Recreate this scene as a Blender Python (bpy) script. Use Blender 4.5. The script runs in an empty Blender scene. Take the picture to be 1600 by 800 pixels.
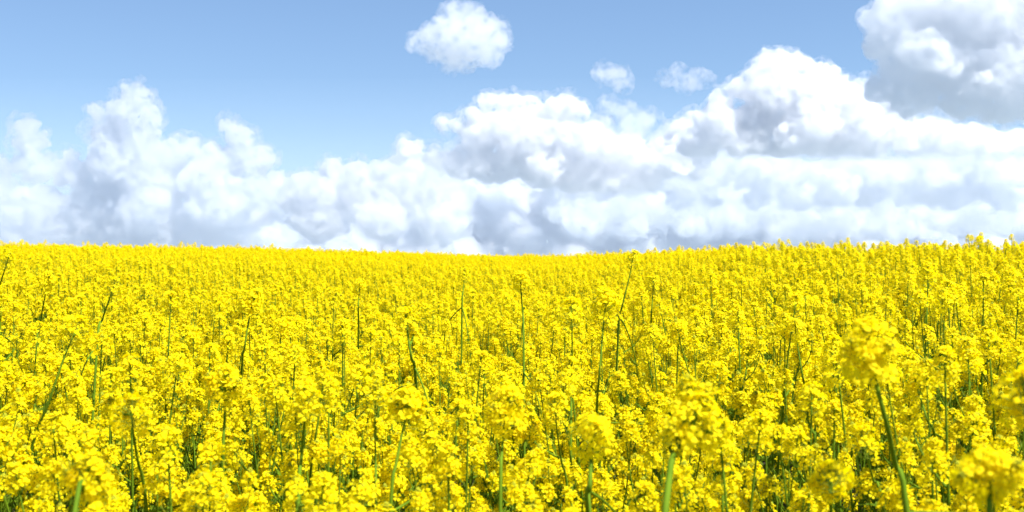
import bpy, math, random
import numpy as np
from mathutils import Vector, Matrix, noise

# ------------------------------------------------------------------ camera, sky, sun, exposure
sc = bpy.context.scene
C = sc.collection
FPX = 1715.0                      # focal length in pixels of a 1600 px wide frame (50 degrees across)
EYE = 1.68
HORIZON = 412.0
cam_d = bpy.data.cameras.new('camera'); cam = bpy.data.objects.new('camera', cam_d); C.objects.link(cam)
cam_d.sensor_width = 36.0; cam_d.lens = 36.0 * FPX / 1600.0
cam.location = (0, 0, EYE)
cam.rotation_euler = (math.radians(90) + math.atan((HORIZON - 400) / FPX), 0, 0)
cam_d.clip_start = 0.05; cam_d.clip_end = 80000
cam_d.dof.use_dof = True; cam_d.dof.focus_distance = 4.6; cam_d.dof.aperture_fstop = 5.6
sc.camera = cam

SUN_EL, SUN_AZ = 59.0, 122.0      # azimuth clockwise from +Y (the view direction)
world = bpy.data.worlds.new("World"); sc.world = world; world.use_nodes = True
wn = world.node_tree; bg = wn.nodes['Background']
sky = wn.nodes.new('ShaderNodeTexSky'); sky.sky_type = 'NISHITA'; sky.sun_disc = False
sky.sun_elevation = math.radians(SUN_EL); sky.sun_rotation = math.radians(SUN_AZ)
sky.air_density = 1.0; sky.dust_density = 0.0; sky.ozone_density = 2.1; sky.altitude = 600
# the camera's softer rendering of the sky: less contrast between its deep and its pale parts
gm = wn.nodes.new('ShaderNodeGamma'); gm.inputs[1].default_value = 0.75; wn.links.new(sky.outputs[0], gm.inputs[0])
vm = wn.nodes.new('ShaderNodeVectorMath'); vm.operation = 'MULTIPLY'; vm.inputs[1].default_value = (0.99, 1.18, 1.42)
wn.links.new(gm.outputs[0], vm.inputs[0]); wn.links.new(vm.outputs[0], bg.inputs[0]); bg.inputs[1].default_value = 0.092
sun_d = bpy.data.lights.new('sun', 'SUN'); sun = bpy.data.objects.new('sun', sun_d); C.objects.link(sun)
sun_d.energy = 5.0; sun_d.angle = math.radians(0.5); sun_d.color = (1.0, 0.97, 0.925)
_e, _a = math.radians(SUN_EL), math.radians(SUN_AZ)
sdir = Vector((math.sin(_a) * math.cos(_e), math.cos(_a) * math.cos(_e), math.sin(_e)))
sun.rotation_euler = sdir.to_track_quat('Z', 'Y').to_euler()
sun.location = (0, 0, 60)
vs = sc.view_settings; vs.view_transform = 'Standard'; vs.look = 'None'; vs.gamma = 1; vs.use_curve_mapping = False
vs.exposure = 0.88
sc.cycles.use_denoising = True; sc.cycles.denoiser = 'OPENIMAGEDENOISE'
sc.cycles.max_bounces = 32; sc.cycles.diffuse_bounces = 7; sc.cycles.glossy_bounces = 2
sc.cycles.transmission_bounces = 7; sc.cycles.volume_bounces = 32; sc.cycles.transparent_max_bounces = 12

def tag(o, label=None, cat=None, group=None, kind=None):
    if label: o['label'] = label
    if cat: o['category'] = cat
    if group: o['group'] = group
    if kind: o['kind'] = kind
    return o
# ------------------------------------------------------------------ clouds: closed bodies filled with scattering vapour
def vapour(name, density, lo, hi, col=(.952, .956, .964), k=1.0):
    m = bpy.data.materials.new(name); m.use_nodes = True; nt = m.node_tree
    nt.nodes.clear()
    out = nt.nodes.new('ShaderNodeOutputMaterial'); v = nt.nodes.new('ShaderNodeVolumePrincipled')
    v.inputs['Color'].default_value = (*col, 1); v.inputs['Density'].default_value = density
    v.inputs['Anisotropy'].default_value = 0.6
    tc = nt.nodes.new('ShaderNodeTexCoord'); nz = nt.nodes.new('ShaderNodeTexNoise')
    nz.inputs['Scale'].default_value = 1.0 / (17 * k); nz.inputs['Detail'].default_value = 7; nz.inputs['Roughness'].default_value = .62
    nt.links.new(tc.outputs['Object'], nz.inputs['Vector'])
    mr = nt.nodes.new('ShaderNodeMapRange'); mr.interpolation_type = 'SMOOTHSTEP'
    mr.inputs['From Min'].default_value = lo; mr.inputs['From Max'].default_value = hi
    mr.inputs['To Min'].default_value = 0.0; mr.inputs['To Max'].default_value = density * 2.2
    nt.links.new(nz.outputs[0], mr.inputs['Value']); nt.links.new(mr.outputs[0], v.inputs['Density'])
    nt.links.new(v.outputs[0], out.inputs['Volume'])
    return m

def ico(sub):
    import bmesh
    bm = bmesh.new(); bmesh.ops.create_icosphere(bm, subdivisions=sub, radius=1.0)
    v = np.array([p.co[:] for p in bm.verts]); f = np.array([[q.index for q in p.verts] for p in bm.faces]); bm.free()
    return v, f
ICO3, ICO2 = ico(3), ico(2)

def body(name, dist, blobs, mfp_px, seed, base, flat, kids, vox_px, rough, grow, lo, hi, col=None):
    rnd = random.Random(seed)
    k = dist / FPX
    sph = []
    for (px, py, r) in blobs:
        c = Vector(((px - 800) * k, dist + rnd.uniform(-.5, .5) * r * k * 1.4, (HORIZON - py) * k + EYE)); R = r * k
        sph.append((c, (R + grow * k), flat))
        for _ in range(kids):
            d = Vector((rnd.gauss(0, 1), rnd.gauss(-.25, .9), rnd.gauss(.35, .8))).normalized()
            R2 = R * rnd.uniform(.22, .46) * rough
            c2 = c + Vector((d.x, d.y, d.z * flat)) * R * rnd.uniform(.72, .95)
            sph.append((c2, R2 + grow * k, .95))
            for _ in range(6):
                d2 = (Vector((rnd.gauss(0, 1), rnd.gauss(0, 1), rnd.gauss(.15, 1))).normalized() + d * .6).normalized()
                R3 = R2 * rnd.uniform(.25, .5)
                if R3 / k < 1.2: continue
                sph.append((c2 + d2 * R2 * rnd.uniform(.75, 1.0), R3 + grow * k * .8, 1))
    V, F, n = [], [], 0
    zb = None if base is None else (HORIZON - base - grow) * k + EYE
    for (c, R, fl) in sph:
        v, f = ICO3 if R / k > 20 else ICO2
        w = v * np.array([R, R, R * fl]) + np.array(c)
        if zb is not None:                                   # a flat base
            w[:, 2] = np.where(w[:, 2] < zb, zb + (w[:, 2] - zb) * .12, w[:, 2])
        V.append(w); F.append(f + n); n += len(v)
    V = np.concatenate(V); F = np.concatenate(F)
    me = bpy.data.meshes.new(name)
    me.from_pydata(V.tolist(), [], F.tolist())
    o = bpy.data.objects.new(name, me); C.objects.link(o)
    rm = o.modifiers.new('remesh', 'REMESH'); rm.mode = 'VOXEL'; rm.voxel_size = vox_px * k
    for (sz, st) in ((40, 16), (15, 10), (6, 7)):
        tx = bpy.data.textures.new(name + '_puffs', 'CLOUDS'); tx.noise_scale = sz * k; tx.noise_depth = 3; tx.noise_basis = 'ORIGINAL_PERLIN'
        dm = o.modifiers.new('puffs', 'DISPLACE'); dm.texture = tx; dm.strength = st * k * rough; dm.mid_level = .5
        dm.texture_coords = 'LOCAL'
    me.materials.append(vapour(name + '_vapour', 1.0 / (mfp_px * k), lo, hi, k=k, **({'col': col} if col else {})))
    return o
def make_cloud(name, label, dist, blobs, mfp_px, seed, base=None, flat=0.8, group='clouds', kids=13, vox_px=2.8, rough=1.0, fringe=True, col=None, lo=.38, hi=.60):  # darker col on some clouds stands in for shade from neighbouring clouds
    """blobs: (px, py, radius px) as directions from the field; the cloud stands at its own distance in metres."""
    o = body(name, dist, blobs, mfp_px, seed, base, flat, kids, vox_px, rough, 0, lo, hi, col)
    tag(o, label, 'cloud', group)
    if fringe:
        q = body('thin_fringe', dist, blobs, 30, seed, base, flat, 8, vox_px * 1.3, rough * 1.15, 9, .43, .74, col); q.parent = o
    return o

row = lambda x0, x1, step, y, r, s: [(x + random.Random(s + x).uniform(-.45, .45) * step, y + random.Random(s * 3 + x).uniform(-.4, .4) * r, r * random.Random(s * 7 + x).uniform(.6, 1.3)) for x in range(x0, x1, step)]
make_cloud('cloud', 'small ragged cloud floating alone high in the blue, left of the big right-hand clouds', 5000,
    [(720,28,22),(700,55,30),(742,58,36),(680,64,24),(775,62,22),(722,82,28),(765,88,16),(700,90,18),(655,66,14),(740,25,14)], 32, 1, rough=1.1)
make_cloud('cloud', 'tiny faint puff of cloud below and right of the small lone cloud', 5200, [(944,112,12),(962,120,14),(955,116,13),(972,128,9)], 75, 2, rough=1.1)
make_cloud('cloud', 'tall two-towered cumulus at the left with a knobbly white tower top', 9000,
    [(213,146,20),(218,162,24),(203,176,30),(150,176,15),(236,186,20),(162,208,27),(212,222,34),(185,255,46),(258,248,34),(300,240,24),(280,222,13),(325,246,26),
     (356,194,14),(378,216,22),(400,250,28),(355,254,32),(330,290,44),(240,292,50),(150,292,44),(112,242,13),(100,266,26),(40,222,24),(37,198,17),(46,262,30),
     (5,262,16),(5,305,32),(-50,260,40),(60,325,44),(150,335,48),(250,338,50),(345,325,48),(400,300,32)] + row(-30, 460, 26, 372, 26, 31), 11, 3, col=(.92, .932, .948))
make_cloud('cloud', 'low white cumulus bank in the dip between the left and middle clouds', 11000,
    [(475,284,22),(520,270,20),(560,268,20),(600,264,18),(630,278,20),(500,308,34),(560,304,40),(622,312,36),(680,292,30),(705,302,28),(450,312,26),(395,335,30),(500,345,40),(600,345,40),(690,345,40)], 8, 4, col=(.93, .938, .95))
make_cloud('cloud', 'bright cauliflower-topped cumulus in the middle of the sky', 8200,
    [(790,162,22),(765,160,16),(828,162,16),(880,164,22),(850,182,28),(905,172,16),(738,184,16),(716,198,16),(692,194,11),(762,208,38),(820,218,44),(880,218,40),(930,228,34),
     (980,236,28),(1012,250,28),(772,258,38),(640,236,20),(680,242,20),(722,258,30),(850,262,42),(930,268,42),(1000,278,36),(1082,192,22),(1062,212,24),(1106,208,20),(1042,246,34),(1090,225,26),(1085,262,24),(900,285,30),(960,290,28)], 6.5, 5, base=296, kids=17)
make_cloud('cloud', 'great white cumulus right of the middle with a rounded bright summit', 7000,
    [(1215,94,26),(1190,114,24),(1242,104,26),(1272,116,22),(1160,136,22),(1130,156,20),(1300,130,24),(1340,142,22),(1380,150,24),(1202,150,40),(1262,158,42),(1322,172,40),
     (1122,196,38),(1182,200,45),(1252,206,45),(1332,204,40),(1402,198,36),(1452,210,32),(1522,218,28),(1092,230,30),(1590,222,26),(1640,220,30),(1425,228,30),(1490,226,30),(1550,228,28),(1240,225,36),(1300,228,34),(1360,226,32),(1160,225,30)], 7, 6, base=240, kids=17)
make_cloud('cloud', 'large grey-based cloud cut off by the top right corner', 5000,
    [(1402,20,42),(1452,10,55),(1522,30,65),(1585,60,75),(1382,66,32),(1366,30,20),(1432,88,44),(1482,112,50),(1545,125,56),(1610,125,60),(1660,60,80),(1500,-30,70),(1600,-40,80),(1450,135,38),(1410,112,34),(1500,155,40),(1560,165,42),(1620,165,42),(1380,140,26),(1420,160,28)], 14, 7, base=196, col=(.962, .966, .973))
make_cloud('cloud', 'dull thin patch of cloud filling the notch between the middle and right cumulus', 9500, [(950,168,14),(975,180,18),(1010,190,20),(1040,205,20),(985,205,24),(940,196,18)], 36, 21, col=(.91, .93, .955))
make_cloud('cloud', 'faintest ragged wisp of cloud left of the bright summit of the great cumulus', 6500, [(1040,122,8),(1062,114,9),(1085,120,12),(1104,128,10),(1075,132,9)], 150, 22)
G = (.945, .955, .970)
make_cloud('cloud', 'long bank of cloud under the great white cumulus at the right', 10500, row(1060, 1700, 30, 262, 28, 1) + row(1020, 1700, 34, 288, 30, 2) + row(1050, 1700, 60, 310, 22, 22), 11, 8, flat=.7, col=(.92, .932, .948))
make_cloud('cloud', 'low band of cloud stretching above the crest from the middle to the right', 13000, row(880, 1720, 34, 330, 26, 3)+row(900, 1720, 38, 352, 24, 8), 12, 9, flat=.65, col=(.915, .928, .948))
make_cloud('cloud', 'far pale blue-grey cloud bank resting along the whole crest of the field', 18000, row(-100, 1740, 22, 404, 34, 5) + row(-100, 1740, 40, 378, 30, 15) + row(-100, 1740, 40, 350, 36, 6) + row(420, 1740, 40, 312, 38, 9)+ row(600, 1740, 44, 275, 34, 10), 14, 10, base=430, flat=.85, fringe=False, col=G, lo=.15, hi=.5)

def make_veil(d0, d1, top, od, col):
    """added body of scattering air that lightens cloud shade: an even wedge, deep at the ground and thinning to nothing with height"""
    V = []; F = []; prof = [(d0, -30), (d0, top * .04), (d0 + (d1 - d0) * .45, top * .36), (d0 + (d1 - d0) * .8, top * .7), (d1, top), (d1 + 20, top), (d1 + 20, -30)]
    for s in (-1, 1): V += [(s * d1 * .64, y, z) for y, z in prof]
    n = len(prof)
    F = [tuple(range(n)), tuple(range(2 * n - 1, n - 1, -1))] + [(i, i + n, (i + 1) % n + n, (i + 1) % n) for i in range(n)]
    me = bpy.data.meshes.new('added_veil'); me.from_pydata(V, [], F)
    import bmesh
    bm = bmesh.new(); bm.from_mesh(me); bmesh.ops.recalc_face_normals(bm, faces=bm.faces); bm.to_mesh(me); bm.free()
    o = bpy.data.objects.new('added_veil', me); C.objects.link(o)
    m = bpy.data.materials.new('mist_vapour'); m.use_nodes = True; nt = m.node_tree; nt.nodes.clear()
    out = nt.nodes.new('ShaderNodeOutputMaterial'); v = nt.nodes.new('ShaderNodeVolumeScatter'); nt.links.new(v.outputs[0], out.inputs['Volume'])
    v.inputs['Color'].default_value = (*col, 1); v.inputs['Density'].default_value = od / (d1 - d0); v.inputs['Anisotropy'].default_value = .2
    me.materials.append(m); tag(o, 'added light-softening pale blue mist hanging low in front of the far clouds', 'mist', kind='stuff')
make_veil(5300, 6300, 6100 * 300 / FPX, .62, (.54, .60, .70))  # wedge of air added to pale the far clouds and lower their contrast
# ------------------------------------------------------------------ the lie of the land
CREST = [(-900,30,25),(0,26,27),(200,28,25.5),(400,32,23),(600,36,17),(800,40,11.5),(860,40,10.5),(1000,33,15),(1100,23,22),(1200,17,27),(1400,13.5,29),(1600,13,27),(2400,14,24)]
CX = np.array([c[0] for c in CREST], float); CD = np.array([c[1] for c in CREST], float); CA = np.array([c[2] for c in CREST], float)
CANOPY = 1.30
NEAR_DROP = 0.40                       # how far the nearest flower tops lie below the eye
def canopy_z(x, y):
    """height of the flower tops: a slope rising to a rounded crest, lowest in the dip, falling away behind"""
    x = np.asarray(x, float); y = np.asarray(y, float)
    d = np.hypot(x, y)
    px = 800 + FPX * np.tan(np.clip(np.arctan2(x, np.maximum(y, 1e-6)), -1.0, 1.0))
    px = np.where(y <= 0, np.where(x < 0, -900, 2400), px)
    D = np.interp(px, CX, CD); A = np.interp(px, CX, CA)
    cd = D * np.cos(np.arctan2(x, np.maximum(y, 1e-6))) ** 0
    s = (NEAR_DROP + A / FPX * D)
    t = d / D
    f = np.where(t < .8, t, t - 1.25 * (t - .8) ** 2)
    f = np.where(t > 1.6, .8 - 1.0 * (t - 1.6), f)
    z = EYE - NEAR_DROP + s * f
    zfar = -14.0
    z = np.where(z < zfar + 6, zfar + 6 * np.exp((z - zfar - 6) / 6), z)
    back = np.clip((-y) / 6, 0, 1)
    z = z * (1 - back) + (EYE - NEAR_DROP - .01 * d.clip(0, 300)) * back
    return z
def ground_z(x, y): return canopy_z(x, y) - CANOPY

def principled(name, col, rough=.6, spec=.3):
    m = bpy.data.materials.new(name); m.use_nodes = True; b = m.node_tree.nodes['Principled BSDF']
    b.inputs['Base Color'].default_value = (*col, 1); b.inputs['Roughness'].default_value = rough
    b.inputs['Specular IOR Level'].default_value = spec
    return m
def leafy(name, c1, c2, trans, rough=.5, spec=.3, scale=60, tcol=None):
    """thin plant tissue: reflects and lets light through, with patches of its own colour"""
    m = principled(name, c1, rough, spec); nt = m.node_tree; b = nt.nodes['Principled BSDF']; out = nt.nodes['Material Output']
    N = nt.nodes.new
    tc = N('ShaderNodeTexCoord'); nz = N('ShaderNodeTexNoise'); nz.inputs['Scale'].default_value = scale; nz.inputs['Detail'].default_value = 2
    oi = N('ShaderNodeObjectInfo'); ad = N('ShaderNodeMath'); ad.operation = 'MULTIPLY_ADD'; ad.inputs[1].default_value = .5; 
    mx = N('ShaderNodeMix'); mx.data_type = 'RGBA'; mx.inputs[6].default_value = (*c1, 1); mx.inputs[7].default_value = (*c2, 1)
    nt.links.new(tc.outputs['Object'], nz.inputs['Vector']); nt.links.new(oi.outputs['Random'], ad.inputs[0])
    mr = N('ShaderNodeMapRange'); mr.inputs['From Min'].default_value = .35; mr.inputs['From Max'].default_value = .7
    mr.inputs['To Min'].default_value = -.2; mr.inputs['To Max'].default_value = .6
    nt.links.new(nz.outputs[0], mr.inputs['Value']); nt.links.new(mr.outputs[0], ad.inputs[2]); nt.links.new(ad.outputs[0], mx.inputs[0])
    nt.links.new(mx.outputs[2], b.inputs['Base Color'])
    tr = N('ShaderNodeBsdfTranslucent'); ms = N('ShaderNodeMixShader'); ms.inputs[0].default_value = trans
    if tcol: tr.inputs[0].default_value = (*tcol, 1)
    else: nt.links.new(mx.outputs[2], tr.inputs[0])
    nt.links.new(b.outputs[0], ms.inputs[1]); nt.links.new(tr.outputs[0], ms.inputs[2]); nt.links.new(ms.outputs[0], out.inputs['Surface'])
    return m
M_PETAL = leafy('petal', (.98, .83, .006), (.96, .72, .003), .5, .6, .08, 45, (.98, .86, .002))
M_STEM = leafy('stem_green', (.14, .23, .010), (.09, .165, .008), .08, .7, .06, 25)
M_LEAF = leafy('leaf_green', (.16, .24, .010), (.09, .16, .010), .4, .7, .06, 12)
M_BUD = leafy('bud_green', (.50, .50, .02), (.36, .40, .02), .2, .6, .15, 80)
M_POD = leafy('pod_green', (.26, .34, .03), (.19, .27, .025), .15, .6, .15, 60)
MATS = [M_PETAL, M_STEM, M_LEAF, M_BUD, M_POD]
PETAL, STEM, LEAF, BUD, POD = range(5)

# ------------------------------------------------------------------ ground
def build_ground():
    rad = np.concatenate([[.4], np.geomspace(.8, 60, 90), np.geomspace(70, 45000, 60)])
    ang = np.linspace(-math.pi, math.pi, 181)[:-1]
    V = [(0, 0, float(ground_z(0, .3)))]; F = []
    for r in rad:
        x, y = r * np.sin(ang), r * np.cos(ang)
        z = ground_z(x, y) + .015 * np.sin(x * 7.3) * np.cos(y * 6.1)
        V += list(zip(x.tolist(), y.tolist(), z.tolist()))
    n = len(ang)
    for j in range(n): F.append((0, 1 + (j + 1) % n, 1 + j))
    for i in range(len(rad) - 1):
        a = 1 + i * n; b = a + n
        for j in range(n): F.append((a + j, a + (j + 1) % n, b + (j + 1) % n, b + j))
    me = bpy.data.meshes.new('ground'); me.from_pydata(V, [], F)
    me.flip_normals() if me.polygons[0].normal.z < 0 else None
    for p in me.polygons: p.use_smooth = True
    m = principled('soil', (.06, .05, .03), .95, .1); nt = m.node_tree; b = nt.nodes['Principled BSDF']
    tc = nt.nodes.new('ShaderNodeTexCoord'); nz = nt.nodes.new('ShaderNodeTexNoise'); nz.inputs['Scale'].default_value = 9; nz.inputs['Detail'].default_value = 6
    cr = nt.nodes.new('ShaderNodeValToRGB'); cr.color_ramp.elements[0].color = (.035, .028, .018, 1); cr.color_ramp.elements[0].position = .35
    cr.color_ramp.elements[1].color = (.07, .085, .03, 1); cr.color_ramp.elements[1].position = .65
    nt.links.new(tc.outputs['Object'], nz.inputs['Vector']); nt.links.new(nz.outputs[0], cr.inputs[0]); nt.links.new(cr.outputs[0], b.inputs['Base Color'])
    # unseen land beyond the crest, made pale blue-grey to bounce light onto cloud bases
    n2 = nt.nodes.new('ShaderNodeTexVoronoi'); n2.inputs['Scale'].default_value = .004; nt.links.new(tc.outputs['Object'], n2.inputs['Vector'])
    c2 = nt.nodes.new('ShaderNodeValToRGB'); c2.color_ramp.elements[0].color = (.18, .24, .28, 1); c2.color_ramp.elements[1].color = (.30, .34, .34, 1)
    sp = nt.nodes.new('ShaderNodeSeparateColor'); nt.links.new(n2.outputs['Color'], sp.inputs[0]); nt.links.new(sp.outputs[0], c2.inputs[0])
    ln = nt.nodes.new('ShaderNodeVectorMath'); ln.operation = 'LENGTH'; nt.links.new(tc.outputs['Object'], ln.inputs[0])
    fr = nt.nodes.new('ShaderNodeMapRange'); fr.inputs['From Min'].default_value = 70; fr.inputs['From Max'].default_value = 110; nt.links.new(ln.outputs['Value'], fr.inputs['Value'])
    mx = nt.nodes.new('ShaderNodeMix'); mx.data_type = 'RGBA'; nt.links.new(fr.outputs[0], mx.inputs[0]); nt.links.new(cr.outputs[0], mx.inputs[6]); nt.links.new(c2.outputs[0], mx.inputs[7])
    nt.links.new(mx.outputs[2], b.inputs['Base Color'])
    bp = nt.nodes.new('ShaderNodeBump'); bp.inputs['Distance'].default_value = .03; nt.links.new(nz.outputs[0], bp.inputs['Height']); nt.links.new(bp.outputs[0], b.inputs['Normal'])
    me.materials.append(m)
    o = bpy.data.objects.new('ground', me); C.objects.link(o); tag(o, kind='structure')
build_ground()

# ------------------------------------------------------------------ plant geometry
class MB:
    def __init__(s): s.v, s.f, s.m, s.n = [], [], [], 0
    def add(s, v, f, mat):
        s.v.append(np.asarray(v, float)); s.f += [tuple(int(i) + s.n for i in q) for q in f]; s.m += [mat] * len(f); s.n += len(v)
    def join(s, o):
        if not o.n: return
        s.v += o.v; s.f += [tuple(i + s.n for i in q) for q in o.f]; s.m += o.m; s.n += o.n
    def mesh(s, name, smooth=True):
        me = bpy.data.meshes.new(name); V = np.concatenate(s.v)
        me.from_pydata(V.tolist(), [], s.f)
        used = sorted(set(s.m)); mp = {u: i for i, u in enumerate(used)}
        for u in used: me.materials.append(MATS[u])
        me.polygons.foreach_set('material_index', [mp[q] for q in s.m])
        me.polygons.foreach_set('use_smooth', [q != PETAL for q in s.m]); me.update()
        return me

def frame(d):
    d = np.asarray(d, float); d = d / np.linalg.norm(d)
    a = np.array([0, 0, 1.]) if abs(d[2]) < .9 else np.array([1., 0, 0])
    x = np.cross(a, d); x /= np.linalg.norm(x); y = np.cross(d, x)
    return np.stack([x, y, d], 1)

def tube(mb, P, R, sides, mat, cap=True):
    P = np.asarray(P, float); V = []; F = []
    T = np.gradient(P, axis=0)
    x0 = frame(T[0])[:, 0]
    for i, p in enumerate(P):
        d = T[i] / np.linalg.norm(T[i]); x = x0 - d * x0.dot(d); x /= np.linalg.norm(x); x0 = x; y = np.cross(d, x)
        for j in range(sides):
            a = 2 * math.pi * j / sides
            V.append(p + (x * math.cos(a) + y * math.sin(a)) * R[i])
    for i in range(len(P) - 1):
        for j in range(sides):
            k = (j + 1) % sides
            F.append((i * sides + j, i * sides + k, (i + 1) * sides + k, (i + 1) * sides + j))
    if cap: F.append(tuple(range((len(P) - 1) * sides, len(P) * sides)))
    mb.add(V, F, mat)

def bezier(p0, p1, p2, n):
    t = np.linspace(0, 1, n)[:, None]
    return (1 - t) ** 2 * np.asarray(p0, float) + 2 * t * (1 - t) * np.asarray(p1, float) + t ** 2 * np.asarray(p2, float)

def flower_template(seed, lod):
    r = random.Random(seed); V = []; F = []; s = 1.0
    for q in range(4):
        a = q * math.pi / 2 + r.uniform(-.16, .16); ca, sa = math.cos(a), math.sin(a)
        up = r.uniform(.1, .6); tw = r.uniform(-.3, .3); k = r.uniform(.9, 1.1)
        if lod == 0: prof = [(.0008, .0007, 0), (.0042, .0024, .0022), (.0074, .0043, .0030), (.0100, .0030, .0028)]
        else: prof = [(.0008, .0016, 0), (.0098, .0042, .0030)]
        b = len(V)
        for (rr, w, z) in prof:
            z2 = z + up * rr * .6 - (rr * 60) ** 2 * .0022
            for sg in (-1, 1):
                x, y = rr * k, sg * w; zz = z2 + sg * w * tw
                V.append((x * ca - y * sa, x * sa + y * ca, zz))
        for i in range(len(prof) - 1): F.append((b + 2 * i, b + 2 * i + 1, b + 2 * i + 3, b + 2 * i + 2))
    return np.array(V), F
FL = {lod: [flower_template(40 + i, lod) for i in range(5)] for lod in (0, 1)}
OCT = (np.array([(1, 0, 0), (0, 1, 0), (-1, 0, 0), (0, -1, 0), (0, 0, 1), (0, 0, -1)], float),
       [(0, 1, 4), (1, 2, 4), (2, 3, 4), (3, 0, 4), (1, 0, 5), (2, 1, 5), (3, 2, 5), (0, 3, 5)])

def flower_head(rnd, R, lod=0, n=None, axis=(0, 0, 1), long=1.0):
    """open flowers spiralling round the tip of the stalk; origin at the tip. -> (flowers, buds)"""
    fl, bd = MB(), MB(); A = frame(axis)
    n = n or rnd.randint(32, 40)
    L = R * 1.55 * long; fs = R / .036
    fsz = 1.06 * max(.85, min(1.25, fs ** .7)) * (1.0 if lod == 0 else 1.12)
    for i in range(n):
        t = (i + .5) / n; a = i * 2.39996 + rnd.uniform(-.5, .5)
        if rnd.random() < .09: continue
        zc = -L * t ** 1.1 + .004
        el = math.radians(72 - 62 * t ** .75 + rnd.uniform(-17, 17))     # upward at the tip, level lower down
        ln = (R - .006) * (.62 + .38 * min(1, t * 2)) * rnd.uniform(.66, 1.16)
        d = np.array([math.cos(a) * math.cos(el), math.sin(a) * math.cos(el), math.sin(el)])
        p0 = np.array([0, 0, zc - .004]); p1 = p0 + d * ln * .92
        nrm = d + np.array([rnd.uniform(-.35, .35), rnd.uniform(-.35, .35), rnd.uniform(-.1, .5)])
        W = frame(nrm); rz = rnd.uniform(0, 6.28); c, s_ = math.cos(rz), math.sin(rz)
        W = W @ np.array([[c, -s_, 0], [s_, c, 0], [0, 0, 1]])
        v, f = FL[lod][rnd.randrange(5)]
        sz = fsz * rnd.uniform(.85, 1.12) * (.75 if t < .12 else 1)
        vv = (v * sz) @ W.T + p1
        if lod == 0:
            tube(fl, np.stack([p0, p1]) @ A.T, [.0006, .0006], 3, POD, False)
            cc = OCT[0] * np.array([.0012, .0012, .0028]) @ W.T + p1 + W[:, 2] * .002
            fl.add(cc @ A.T, OCT[1], BUD)
        fl.add(vv @ A.T, f, PETAL)
    nb = 14 if lod == 0 else 5
    for i in range(nb):
        t = (i + .5) / nb; a = i * 2.39996; q = math.sqrt(t) * .0085 * min(1.2, fs)
        p = np.array([math.cos(a) * q, math.sin(a) * q, .014 - t * .008 + rnd.uniform(-.001, .001)])
        d = np.array([math.cos(a) * q * 60, math.sin(a) * q * 60, 1.0]); W = frame(d)
        v = (OCT[0] * np.array([.0019, .0019, .0042]) * (1 if lod == 0 else 1.7)) @ W.T + p
        bd.add(v @ A.T, OCT[1], BUD)
    return fl, bd

def leaf_blade(mb, rnd, base, az, ln, w, droop=.6):
    n = 6; P = []; V = []; F = []
    d = np.array([math.cos(az), math.sin(az), 0]); sd = np.array([-math.sin(az), math.cos(az), 0])
    for i in range(n):
        t = i / (n - 1); p = np.asarray(base) + d * ln * t + np.array([0, 0, ln * (.55 * t - droop * t * t)])
        ww = w * (math.sin(math.pi * min(1, .12 + t * .88)) ** .7) * (1 if t < .99 else .05)
        z = np.array([0, 0, ww * .35])
        V += [p - sd * ww + z + sd * 0, p, p + sd * ww + z]
        if i:
            b = (i - 1) * 3
            F += [(b, b + 1, b + 4, b + 3), (b + 1, b + 2, b + 5, b + 4)]
    mb.add(V, F, LEAF)

def pods(mb, rnd, P, lo, hi, n, ln=.02):
    """the young pods and bare stalks the flowers have left on the stalk below the head"""
    P = np.asarray(P)
    for i in range(n):
        t = lo + (hi - lo) * (i + rnd.random()) / n
        k = t * (len(P) - 1); a = int(k); p = P[a] + (P[min(a + 1, len(P) - 1)] - P[a]) * (k - a)
        an = i * 2.4 + rnd.uniform(-.3, .3); l = ln * rnd.uniform(.6, 1.25)
        d = np.array([math.cos(an) * .75, math.sin(an) * .75, .62])
        q = p + d * l; e = q + np.array([d[0] * .5, d[1] * .5, .8]) * l * .7
        tube(mb, [p, q, e], [.0006, .0008, .0004], 3, POD, False)

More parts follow.
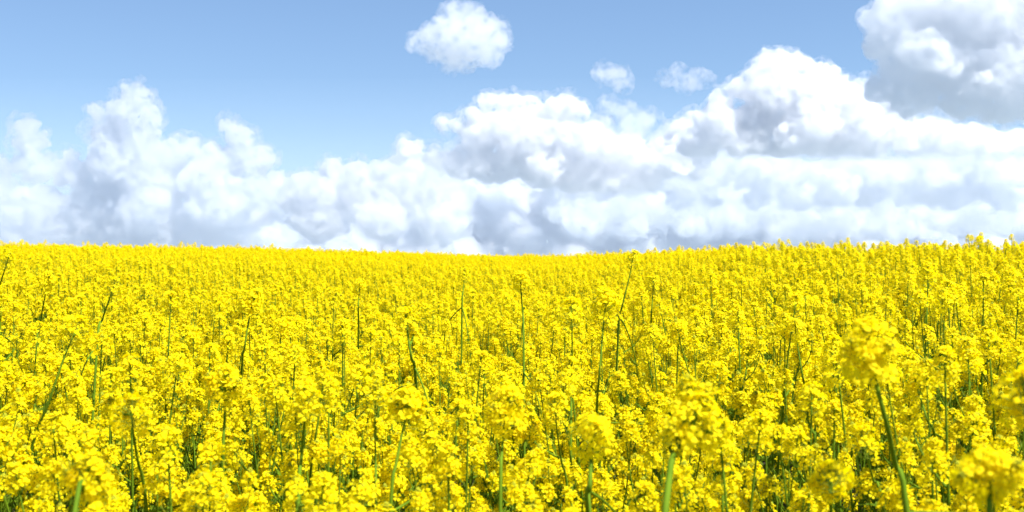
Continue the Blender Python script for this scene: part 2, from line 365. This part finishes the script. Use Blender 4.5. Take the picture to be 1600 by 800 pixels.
def plant_parts(seed, H=1.28, lean=0.0, nbr=6, R=.036, lod=0, spread=1.0):
    """-> list of (part name, origin, MB, [(sub-part name, MB)])"""
    r = random.Random(seed); parts = []
    la = r.uniform(0, 6.28); top = np.array([math.cos(la) * lean, math.sin(la) * lean, H])
    mid = np.array([r.uniform(-.04, .04), r.uniform(-.04, .04), H * .55])
    P = bezier((0, 0, 0), mid, top, 12)
    st = MB(); s = 6 if lod == 0 else 3
    rad = np.linspace(.0062, .0019, 12)
    tube(st, P if lod == 0 else P[5:], rad if lod == 0 else rad[5:], s, STEM)
    if lod == 0: pods(st, r, P, .80, .945, r.randint(6, 12))
    parts.append(('stem', np.zeros(3), st, []))
    ax = P[-1] - P[-2]
    fl, bd = flower_head(r, R * r.uniform(.92, 1.12), lod, axis=ax)
    parts.append(('flower_head', top, fl, [('bud_cluster', bd)]))
    for i in range(nbr):
        t = .40 + .42 * (i + r.uniform(0, .8)) / nbr
        k = t * 11; a = int(k); p = P[a] + (P[a + 1] - P[a]) * (k - a)
        az = i * 2.4 + r.uniform(-.4, .4) + la; rr = r.uniform(.07, .19) * spread
        h = H * r.uniform(.80, .99) - .03 * rr
        q = np.array([p[0] + math.cos(az) * rr, p[1] + math.sin(az) * rr, max(h, p[2] + .12)])
        m = np.array([p[0] + math.cos(az) * rr * .8, p[1] + math.sin(az) * rr * .8, p[2] + (q[2] - p[2]) * .35])
        Q = bezier(p, m, q, 8); b = MB()
        tube(b, Q if lod == 0 else Q[::2], np.linspace(.0034, .0014, 8)[:: (1 if lod == 0 else 2)], 5 if lod == 0 else 3, STEM)
        if lod == 0: pods(b, r, Q, .70, .92, r.randint(3, 8), .017)
        if r.random() < .75: leaf_blade(b, r, p, az + .3, r.uniform(.05, .10), r.uniform(.007, .014))
        parts.append(('branch', np.zeros(3), b, []))
        fl, bd = flower_head(r, R * r.uniform(.68, 1.0), lod, n=None if lod == 0 else r.randint(16, 22), axis=Q[-1] - Q[-2])
        fl.join(bd)
        parts.append(('flower_head', Q[-1], fl, []))
        for kk in ((4, 2) if r.random() < .6 else (4,)):       # lesser heads lower on the same branch
            c = Q[kk]; az2 = az + r.choice((-1, 1)) * r.uniform(.8, 1.6); e = c + np.array([math.cos(az2) * .05, math.sin(az2) * .05, r.uniform(.08, .15)])
            tube(b, bezier(c, c + (e - c) * np.array([1, 1, .3]), e, 5), np.linspace(.0017, .001, 5), 4 if lod == 0 else 3, STEM)
            f2, b2 = flower_head(r, R * r.uniform(.5, .72), lod, n=r.randint(12, 18)); f2.join(b2)
            parts.append(('flower_head', e, f2, []))
    for i in range(3 if lod == 0 else 2):
        lf = MB(); k = r.uniform(.2, .5) * 11; p = P[int(k)]
        leaf_blade(lf, r, (0, 0, 0), r.uniform(0, 6.28), r.uniform(.10, .19), r.uniform(.018, .034), .8)
        parts.append(('leaf', p, lf, []))
    return parts

def as_objects(parts, root_name='rapeseed_plant'):
    root = bpy.data.objects.new(root_name, None); root.empty_display_size = .1; C.objects.link(root)
    for (nm, org, mb, subs) in parts:
        o = bpy.data.objects.new(nm, mb.mesh(nm)); o.location = org; C.objects.link(o); o.parent = root
        for (sn, sm) in subs:
            q = bpy.data.objects.new(sn, sm.mesh(sn)); C.objects.link(q); q.parent = o
    return root
def joined(parts):
    mb = MB()
    for (nm, org, g, subs) in parts:
        for h in [g] + [x[1] for x in subs]:
            k = MB(); k.v = [v + org for v in h.v]; k.f, k.m, k.n = h.f, h.m, h.n; mb.join(k)
    return mb
def copy_tree(o, parent=None):
    c = o.copy(); C.objects.link(c); c.parent = parent
    for ch in KIDS[o]: copy_tree(ch, c)
    return c

# ------------------------------------------------------------------ the plants one can tell apart, each with its own stance
def at(px, py, d):
    """the point at depth d metres in a direction given in pixels of the frame"""
    return np.array([(px - 800) / FPX * d, d, EYE + (HORIZON - py) / FPX * d])
HEROES = []
def hero(short, label, d, spine, R, heads=(), nbr=3, n=None, thick=1.0, seed=0, nod=0.0, group='rapeseed plants in bloom'):
    """spine: pixel path from the head down; heads: side heads (px, py, radius m, where on the spine they fork 0..1 from the top)"""
    r = random.Random(seed * 77 + 5)
    if d > 2.15: R *= 1.12; n = int((n or 40) * 1.3)
    top = at(*spine[0], d); W = [at(*p, d + .04 * i * r.uniform(-1, 1)) for i, p in enumerate(spine)]
    a, b = W[-1], W[-2] if len(W) > 1 else W[-1] + np.array([0, 0, .1])
    dr = (a - b); dr = dr / max(1e-6, abs(dr[2])); gz = float(ground_z(a[0], a[1]))
    foot = a + np.array([dr[0] * .35, dr[1] * .35, 0]); foot[2] = float(ground_z(foot[0], foot[1]))
    ctrl = W[::-1]
    # smooth path from the foot to the head
    pts = [foot, foot * .45 + a * .55] + ctrl
    Q = []
    for i in range(len(pts) - 1):
        p0 = pts[max(i - 1, 0)]; p1 = pts[i]; p2 = pts[i + 1]; p3 = pts[min(i + 2, len(pts) - 1)]
        for t in np.linspace(0, 1, 5)[:-1]:
            Q.append(.5 * ((2 * p1) + (p2 - p0) * t + (2 * p0 - 5 * p1 + 4 * p2 - p3) * t * t + (-p0 + 3 * p1 - 3 * p2 + p3) * t ** 3))
    Q.append(pts[-1]); Q = np.array(Q) - foot
    parts = []; st = MB(); N = len(Q)
    tube(st, Q, np.linspace(.0056, .0013 if d > 2 else .0024, N) * thick, 7, STEM); pods(st, r, Q, .80, .96, r.randint(6, 10), .02)
    parts.append(('stem', np.zeros(3), st, []))
    ax = Q[-1] - Q[-2]; ax = ax / np.linalg.norm(ax) + np.array([0, -nod, -nod * .3])
    fl, bd = flower_head(r, R, 0, n or 40, ax, 1.0)
    parts.append(('flower_head', Q[-1], fl, [('bud_cluster', bd)]))
    for (hx, hy, hr, fk) in heads:
        e = at(hx, hy, d + r.uniform(-.03, .03)) - foot; k = int((1 - fk) * (N - 1)); p = Q[k]
        b = MB(); B = bezier(p, p + (e - p) * np.array([.8, .8, .35]), e, 9)
        tube(b, B, np.linspace(.0036, .0016, 9) * thick, 6, STEM); pods(b, r, B, .6, .92, 6, .018); parts.append(('branch', np.zeros(3), b, []))
        f2, b2 = flower_head(r, hr, 0, 30, B[-1] - B[-2]); parts.append(('flower_head', e, f2, [('bud_cluster', b2)]))
    for i in range(nbr):                                        # lower side branches down in the crop
        k = int(N * r.uniform(.2, .45)); p = Q[k]; az = i * 2.2 + r.random(); rr = r.uniform(.08, .2)
        e = np.array([p[0] + math.cos(az) * rr, p[1] + math.sin(az) * rr, min(Q[-1][2] - R * 3, CANOPY - .05) * r.uniform(.82, .97)])
        b = MB(); B = bezier(p, p + (e - p) * np.array([.8, .8, .35]), e, 7)
        tube(b, B, np.linspace(.003, .0014, 7), 5, STEM); parts.append(('branch', np.zeros(3), b, []))
        f2, b2 = flower_head(r, .032 * r.uniform(.8, 1.05)); f2.join(b2); parts.append(('flower_head', e, f2, []))
    for i in range(3):
        lf = MB(); p = Q[int(N * r.uniform(.1, .3))]
        leaf_blade(lf, r, (0, 0, 0), r.uniform(0, 6.28), r.uniform(.08, .13), r.uniform(.011, .018), .8); parts.append(('leaf', p, lf, []))
    root = as_objects(parts); root.location = foot
    tag(root, label, 'plant', group)
    HEROES.append((root, short, spine[0][0], spine[0][1], d, foot))

exec_heroes = True
hero('tall curving plant', 'tallest rapeseed plant at the right, bare curving stem under one big round flower head', 1.75,
     [(1357,525),(1364,580),(1384,660),(1398,725),(1416,800)], .052, [(1336,540,.032,.06),(1383,544,.032,.06)], nod=.2, n=62, thick=1.15, seed=1, nbr=2)
hero('bottle-brush plant', 'rapeseed plant with an oval flower head on a straight stem, bottom edge right of centre', 1.95,
     [(925,668),(923,720),(921,765),(918,800)], .042, nod=.5, n=42, thick=1.2, seed=2)
hero('thick forked plant', 'rapeseed plant with a thick stem forking into several heads, bottom right of centre', 1.75,
     [(1094,636),(1078,672),(1060,706),(1040,790)], .044, [(1124,668,.034,.22),(1062,640,.034,.2),(1104,612,.03,.1),(1075,600,.026,.06),(1050,672,.03,.3)], thick=1.3, n=38, seed=3, nbr=2)
hero('huge corner plant', 'rapeseed plant with the largest, softly blurred flower head in the bottom right corner', 1.42,
     [(1540,728),(1542,762),(1546,810)], .041, [(1582,732,.028,.1),(1508,744,.026,.1)], nod=.1, n=54, seed=4, nbr=1)
hero('right edge plant', 'rapeseed plant whose big blurred flower head is cut by the right edge of the view', 1.6,
     [(1600,598),(1604,650),(1610,720)], .044, [(1612,640,.036,.15)], nod=.1, n=54, seed=5, nbr=1)
hero('round lollipop plant', 'rapeseed plant with a neat round head on a long bare stem, just right of centre', 3.1,
     [(947,464),(942,520),(936,590),(932,660)], .044, n=46, seed=6)
hero('sky reaching plant', 'thin rapeseed stem leaning right, its small head touching the sky just right of centre', 3.9,
     [(990,398),(984,430),(972,480),(966,520)], .028, n=22, seed=7)
hero('broad headed plant', 'rapeseed plant with a broad head above the others at left of centre, stem leaning right', 3.4,
     [(399,462),(390,495),(382,545),(378,580)], .040, [(383,470,.028,.1)], n=40, seed=8)
hero('left standing plant', 'rapeseed plant with a head standing clear near the left edge, second from that edge', 3.9,
     [(76,434),(70,465),(64,500),(60,540)], .036, n=36, seed=9)
hero('long slanting plant', 'rapeseed plant with a very long dark stem slanting down to the left edge', 2.7,
     [(126,506),(106,545),(78,625),(42,740)], .036, n=34, seed=10, thick=1.0)
hero('thick straight plant', 'rapeseed plant with a thick straight upright stem and wide head, left of centre', 2.5,
     [(352,584),(352,640),(349,700),(348,770)], .040, [(330,592,.028,.1),(372,600,.028,.1)], thick=1.3, n=40, seed=11)
hero('right sloping plant', 'rapeseed plant at lower left whose stem slopes down to the right below a wide head', 2.2,
     [(206,632),(208,670),(216,720),(230,800)], .038, [(185,650,.03,.1)], n=40, seed=12)
hero('bottom left plant', 'blurred large-headed rapeseed plant at the bottom edge on the left', 1.72,
     [(140,728),(132,768),(116,810)], .040, [(115,742,.03,.1),(160,745,.03,.15)], nod=.4, n=44, seed=13, nbr=2)
hero('long straight plant', 'rapeseed plant with a very long straight vertical stem, lower edge left of centre', 2.35,
     [(479,606),(476,660),(471,720),(466,790)], .036, n=34, seed=14, thick=1.2)
hero('twin stemmed plant', 'slender rapeseed plant leaning right close beside the long straight stem', 2.45,
     [(506,592),(500,640),(491,700),(484,770)], .034, n=30, seed=15, thick=.9)
hero('sideways headed plant', 'rapeseed plant with a wide head and a stem curving down left, lower centre-left', 2.25,
     [(638,618),(632,660),(620,720),(610,800)], .040, [(655,628,.03,.1),(615,628,.026,.1)], n=42, seed=16)
hero('thin vertical plant', 'rapeseed plant with a thin vertical stem between two wider heads, lower centre-left', 2.4,
     [(587,604),(586,660),(587,720),(588,790)], .030, n=22, seed=17, thick=.8)
hero('centre nodding plant', 'rapeseed plant with a greenish nodding head above the crop near the middle', 3.9,
     [(813,432),(814,455),(817,490),(818,530)], .034, n=32, nod=.5, seed=18)
hero('small far plant', 'small rapeseed plant with a round head standing clear in the left half, far back', 4.9,
     [(562,442),(561,460),(560,480),(560,505)], .034, n=30, seed=19)
hero('double stalked plant', 'rapeseed plant with a dark double stalk leaning left at left of centre', 3.3,
     [(634,490),(637,520),(643,560),(650,600)], .036, [(648,512,.02,.3)], n=36, seed=20, thick=1.3)
hero('crest touching plant', 'small-headed rapeseed plant reaching nearly to the crest at the middle', 5.2,
     [(726,424),(725,440),(723,460),(722,480)], .030, n=26, seed=21)
hero('slim outstanding plant', 'slim rapeseed plant standing clear right of the one that touches the sky', 4.7,
     [(1021,436),(1020,460),(1018,490),(1017,525)], .034, n=30, seed=22)
hero('long stalked plant', 'rapeseed plant with a long thin upright stalk left of the neat round head', 3.0,
     [(893,478),(894,540),(893,610),(892,680)], .036, n=36, seed=23, thick=.9)
hero('curved stalk plant', 'rapeseed plant with a pale thin stalk curving right toward the bottom centre', 2.6,
     [(867,624),(870,670),(877,720),(888,780)], .034, n=30, seed=24, thick=.8)
hero('open topped plant', 'rapeseed plant with a sparse open top and dark stem left of the tall curving plant', 3.3,
     [(1242,508),(1246,540),(1254,590),(1262,640)], .033, n=26, seed=25)
hero('left tilting plant', 'rapeseed plant tilting left a little behind and left of the tall curving plant', 3.8,
     [(1280,500),(1287,530),(1296,560),(1304,590)], .030, n=24, seed=26)
hero('two stalked plant', 'rapeseed plant with two stalks close together below its head, right half', 2.7,
     [(1272,612),(1274,650),(1272,690),(1270,740)], .036, [(1256,626,.026,.35)], n=34, seed=27)
hero('steep slanting plant', 'rapeseed plant with a steeply slanting stem right of the tall curving plant', 2.8,
     [(1425,578),(1434,610),(1448,655),(1464,705)], .034, n=30, seed=28)
hero('lone vertical plant', 'rapeseed plant with a long vertical bare stem near the crest at the right', 4.0,
     [(1449,420),(1449,460),(1447,510),(1445,560)], .032, n=28, seed=29)
hero('crossing stem plant', 'rapeseed plant whose thin stem runs down beside the curved stem of the tallest plant', 2.3,
     [(1346,678),(1354,715),(1364,750),(1380,800)], .034, n=28, seed=30, thick=.8)
hero('dense headed plant', 'dense-headed rapeseed plant at the lower edge just left of the middle', 2.25,
     [(795,622),(788,665),(784,710),(782,770)], .042, [(775,640,.03,.12)], n=44, seed=31)
hero('bottom right plant', 'big blurred rapeseed head at the lower edge left of the tall curving stem', 1.85,
     [(1296,735),(1297,770),(1298,810)], .036, [(1275,750,.03,.1),(1318,752,.028,.1)], n=40, seed=32, nbr=2)
hero('left edge plant', 'arching rapeseed stem at the extreme left edge with its head near the crest', 4.3,
     [(14,400),(8,420),(0,445),(-6,470)], .030, n=26, seed=33)
hero('left back plant', 'rapeseed plant with a ragged head and dark stem right of the left standing plant', 3.5,
     [(180,440),(172,465),(160,500),(152,540)], .030, n=24, seed=34)

# ------------------------------------------------------------------ single plants round them, then the mass of the crop
NVAR = 12
rv = random.Random(11)
PROTO = []
for i in range(NVAR):
    PROTO.append(dict(seed=500 + i, H=rv.uniform(1.19, 1.36), lean=rv.uniform(0, .12), nbr=rv.choice((4, 5, 5, 6)), R=rv.uniform(.032, .039)))
PARTS0 = [plant_parts(**p) for p in PROTO]
DENS = 27.0
def scatter(dmin, dmax, half, dens, seed):
    g = np.random.default_rng(seed); n = int((dmax ** 2 - dmin ** 2) * half * dens * 1.35)
    s = 1 / math.sqrt(dens); ys = np.arange(-dmax if half > 1.6 else 0, dmax, s); xs = np.arange(-dmax * math.sin(min(half, 1.57)), dmax * math.sin(min(half, 1.57)), s)
    X, Y = np.meshgrid(xs, ys); X = X.ravel() + g.uniform(-.48, .48, X.size) * s; Y = Y.ravel() + g.uniform(-.48, .48, Y.size) * s
    d = np.hypot(X, Y); k = (d >= dmin) & (d < dmax) & (np.abs(np.arctan2(X, Y)) < half)
    return np.stack([X[k], Y[k]], 1)
near = scatter(1.55, 6.2, .485, DENS, 3)
hf = np.array([h[5][:2] for h in HEROES])
near = near[np.min(np.hypot(near[:, None, 0] - hf[None, :, 0], near[:, None, 1] - hf[None, :, 1]), 1) > .12]
order = np.argsort(np.hypot(near[:, 0], near[:, 1])); near = near[order]
N_IND = 299 - len(HEROES)
ind, rest = near[:N_IND], near[N_IND:]

ROOTS = []; KIDS = {}
for p in PARTS0:
    ROOTS.append(as_objects(p))
for o in bpy.data.objects: KIDS[o] = []
for o in list(C.objects):
    if o.parent: KIDS[o.parent].append(o)
first = [True] * NVAR
rp = random.Random(21); placed = []
for (x, y) in ind.tolist():
    v = rp.randrange(NVAR); src = ROOTS[v]
    o = src if first[v] else copy_tree(src); first[v] = False
    dd = math.hypot(x, y)
    sc_ = rp.uniform(.90, 1.05) if dd > 2.1 else rp.uniform(.86, .97)
    if rp.random() < .14 and dd > 2.6: sc_ *= rp.uniform(1.03, 1.08)
    rx, ry, rz = rp.uniform(-.07, .07), rp.gauss(.01, .06), rp.uniform(0, 6.283)
    o.rotation_mode = 'XYZ'
    o.matrix_basis = Matrix.Translation((x, y, float(ground_z(x, y)) - .01)) @ Matrix.Rotation(ry, 4, 'Y') @ Matrix.Rotation(rx, 4, 'X') @ Matrix.Rotation(rz, 4, 'Z') @ Matrix.Scale(sc_, 4)
    placed.append((o, v, x, y, sc_, ry))
for i, f in enumerate(first):
    if f:
        for k in KIDS[ROOTS[i]]:
            for q in KIDS[k]: bpy.data.objects.remove(q)
            bpy.data.objects.remove(k)
        bpy.data.objects.remove(ROOTS[i])

# labels: look first, then the nearest plant that stands out
ORD = ['nearest', 'second nearest', 'third nearest', 'fourth nearest', 'fifth nearest', 'sixth nearest', 'seventh nearest', 'eighth nearest', 'ninth nearest', 'tenth nearest',
       'eleventh nearest', 'twelfth nearest', 'thirteenth nearest', 'fourteenth nearest', 'fifteenth nearest', 'sixteenth nearest']
buck = {}
for (o, v, x, y, s, ry) in placed:
    H = PROTO[v]['H'] * s; px = 800 + x / y * FPX
    best = min(HEROES, key=lambda h: math.hypot((h[5][0] - x), (h[5][1] - y)))
    side = 'left' if x / y < best[5][0] / best[5][1] else 'right'
    dep = 'behind' if math.hypot(x, y) > best[4] else 'in front'
    buck.setdefault((best[1], side, dep), []).append((math.hypot(best[5][0] - x, best[5][1] - y), o, H, ry, v))
for (nm, side, dep), L in buck.items():
    for i, (_, o, H, ry, v) in enumerate(sorted(L, key=lambda q: q[0])):
        look = 'tall' if H > 1.31 else ('short' if H < 1.17 else ('bushy' if PROTO[v]['nbr'] >= 6 else ('slim' if PROTO[v]['nbr'] == 4 else 'medium')))
        ln = ' right-leaning' if ry > .07 else (' left-leaning' if ry < -.06 else '')
        if len((look + ln).replace('-', ' ').split()) + len(nm.replace('-', ' ').split()) + len(ORD[min(i, 15)].split()) + (2 if dep == 'in front' else 1) > 10: ln = ''
        tag(o, '%s%s rapeseed plant, %s %s and %s of the %s' % (look, ln, ORD[min(i, 15)], dep, side, nm), 'plant', 'rapeseed plants in bloom')

def instanced(points_groups):
    """one object: points carrying turn, lean, size and which plant stands there; geometry nodes set the plants"""
    col = bpy.data.collections.new('crop_plants'); names = []
    for i in range(NVAR):
        me = joined(PARTS0[i]).mesh('rapeseed_plant'); o = bpy.data.objects.new('crop_a_%02d' % i, me); col.objects.link(o)
    for i in range(6):
        p = dict(PROTO[i]); p['R'] *= 1.05
        me = joined(plant_parts(lod=1, **p)).mesh('rapeseed_plant'); o = bpy.data.objects.new('crop_b_%02d' % i, me); col.objects.link(o)
    P, ROT, SCL, IDX = [], [], [], []
    g = np.random.default_rng(8)
    for (pts, far) in points_groups:
        z = ground_z(pts[:, 0], pts[:, 1]) - .01; n = len(pts)
        P.append(np.column_stack([pts, z])); ROT.append(np.column_stack([g.uniform(-.07, .07, n), g.normal(.01, .06, n), g.uniform(0, 6.283, n)]))
        s = g.uniform(.88, 1.05, n) * (1 + .012 * np.sin(pts[:, 0] * .9 + 1.3 * np.sin(pts[:, 1] * .5)) + .012 * np.sin(pts[:, 1] * 1.3 + pts[:, 0] * .4)) * np.where(g.random(n) < .13, g.uniform(1.03, 1.075, n), 1)
        d = np.hypot(pts[:, 0], pts[:, 1]); s = np.where(d < 1.6, np.minimum(s, .93), s)
        SCL.append(s); IDX.append(g.integers(NVAR, NVAR + 6, n) if far else g.integers(0, NVAR, n))
    P = np.concatenate(P); ROT = np.concatenate(ROT); SCL = np.concatenate(SCL); IDX = np.concatenate(IDX)
    me = bpy.data.meshes.new('rapeseed_crop'); me.vertices.add(len(P)); me.vertices.foreach_set('co', P.astype(np.float32).ravel())
    a = me.attributes.new('turn', 'FLOAT_VECTOR', 'POINT'); a.data.foreach_set('vector', ROT.astype(np.float32).ravel())
    a = me.attributes.new('size', 'FLOAT', 'POINT'); a.data.foreach_set('value', SCL.astype(np.float32))
    a = me.attributes.new('pick', 'INT', 'POINT'); a.data.foreach_set('value', IDX.astype(np.int32))
    o = bpy.data.objects.new('rapeseed_crop', me); C.objects.link(o)
    ng = bpy.data.node_groups.new('sow_crop', 'GeometryNodeTree')
    ng.interface.new_socket('Geometry', in_out='INPUT', socket_type='NodeSocketGeometry'); ng.interface.new_socket('Geometry', in_out='OUTPUT', socket_type='NodeSocketGeometry')
    N = ng.nodes.new; L = ng.links.new
    gi, go = N('NodeGroupInput'), N('NodeGroupOutput'); iop = N('GeometryNodeInstanceOnPoints'); ci = N('GeometryNodeCollectionInfo')
    ci.inputs['Collection'].default_value = col; ci.inputs['Separate Children'].default_value = True; ci.inputs['Reset Children'].default_value = True
    def attr(nm, t):
        q = N('GeometryNodeInputNamedAttribute'); q.data_type = t; q.inputs['Name'].default_value = nm; return q.outputs['Attribute']
    L(gi.outputs[0], iop.inputs['Points']); L(ci.outputs[0], iop.inputs['Instance']); iop.inputs['Pick Instance'].default_value = True
    L(attr('pick', 'INT'), iop.inputs['Instance Index']); L(attr('turn', 'FLOAT_VECTOR'), iop.inputs['Rotation']); L(attr('size', 'FLOAT'), iop.inputs['Scale'])
    L(iop.outputs[0], go.inputs[0])
    md = o.modifiers.new('crop', 'NODES'); md.node_group = ng
    tag(o, 'dense mass of yellow rapeseed in bloom covering the rising field up to the crest', 'crop', kind='stuff')
    print('crop points', len(P))
side = scatter(1.3, 6.2, 2.2, DENS, 31); side = side[np.abs(np.arctan2(side[:, 0], side[:, 1])) >= .485]
fr = scatter(1.15, 1.55, .485, 16, 33)
mid = scatter(6.2, 17, .66, DENS, 5)
far = scatter(17, 46, .62, 20, 6)
beyond = scatter(46, 75, .55, 5, 7)
instanced([(rest, False), (side, False), (fr, False), (mid, False), (far, True), (beyond, True)])
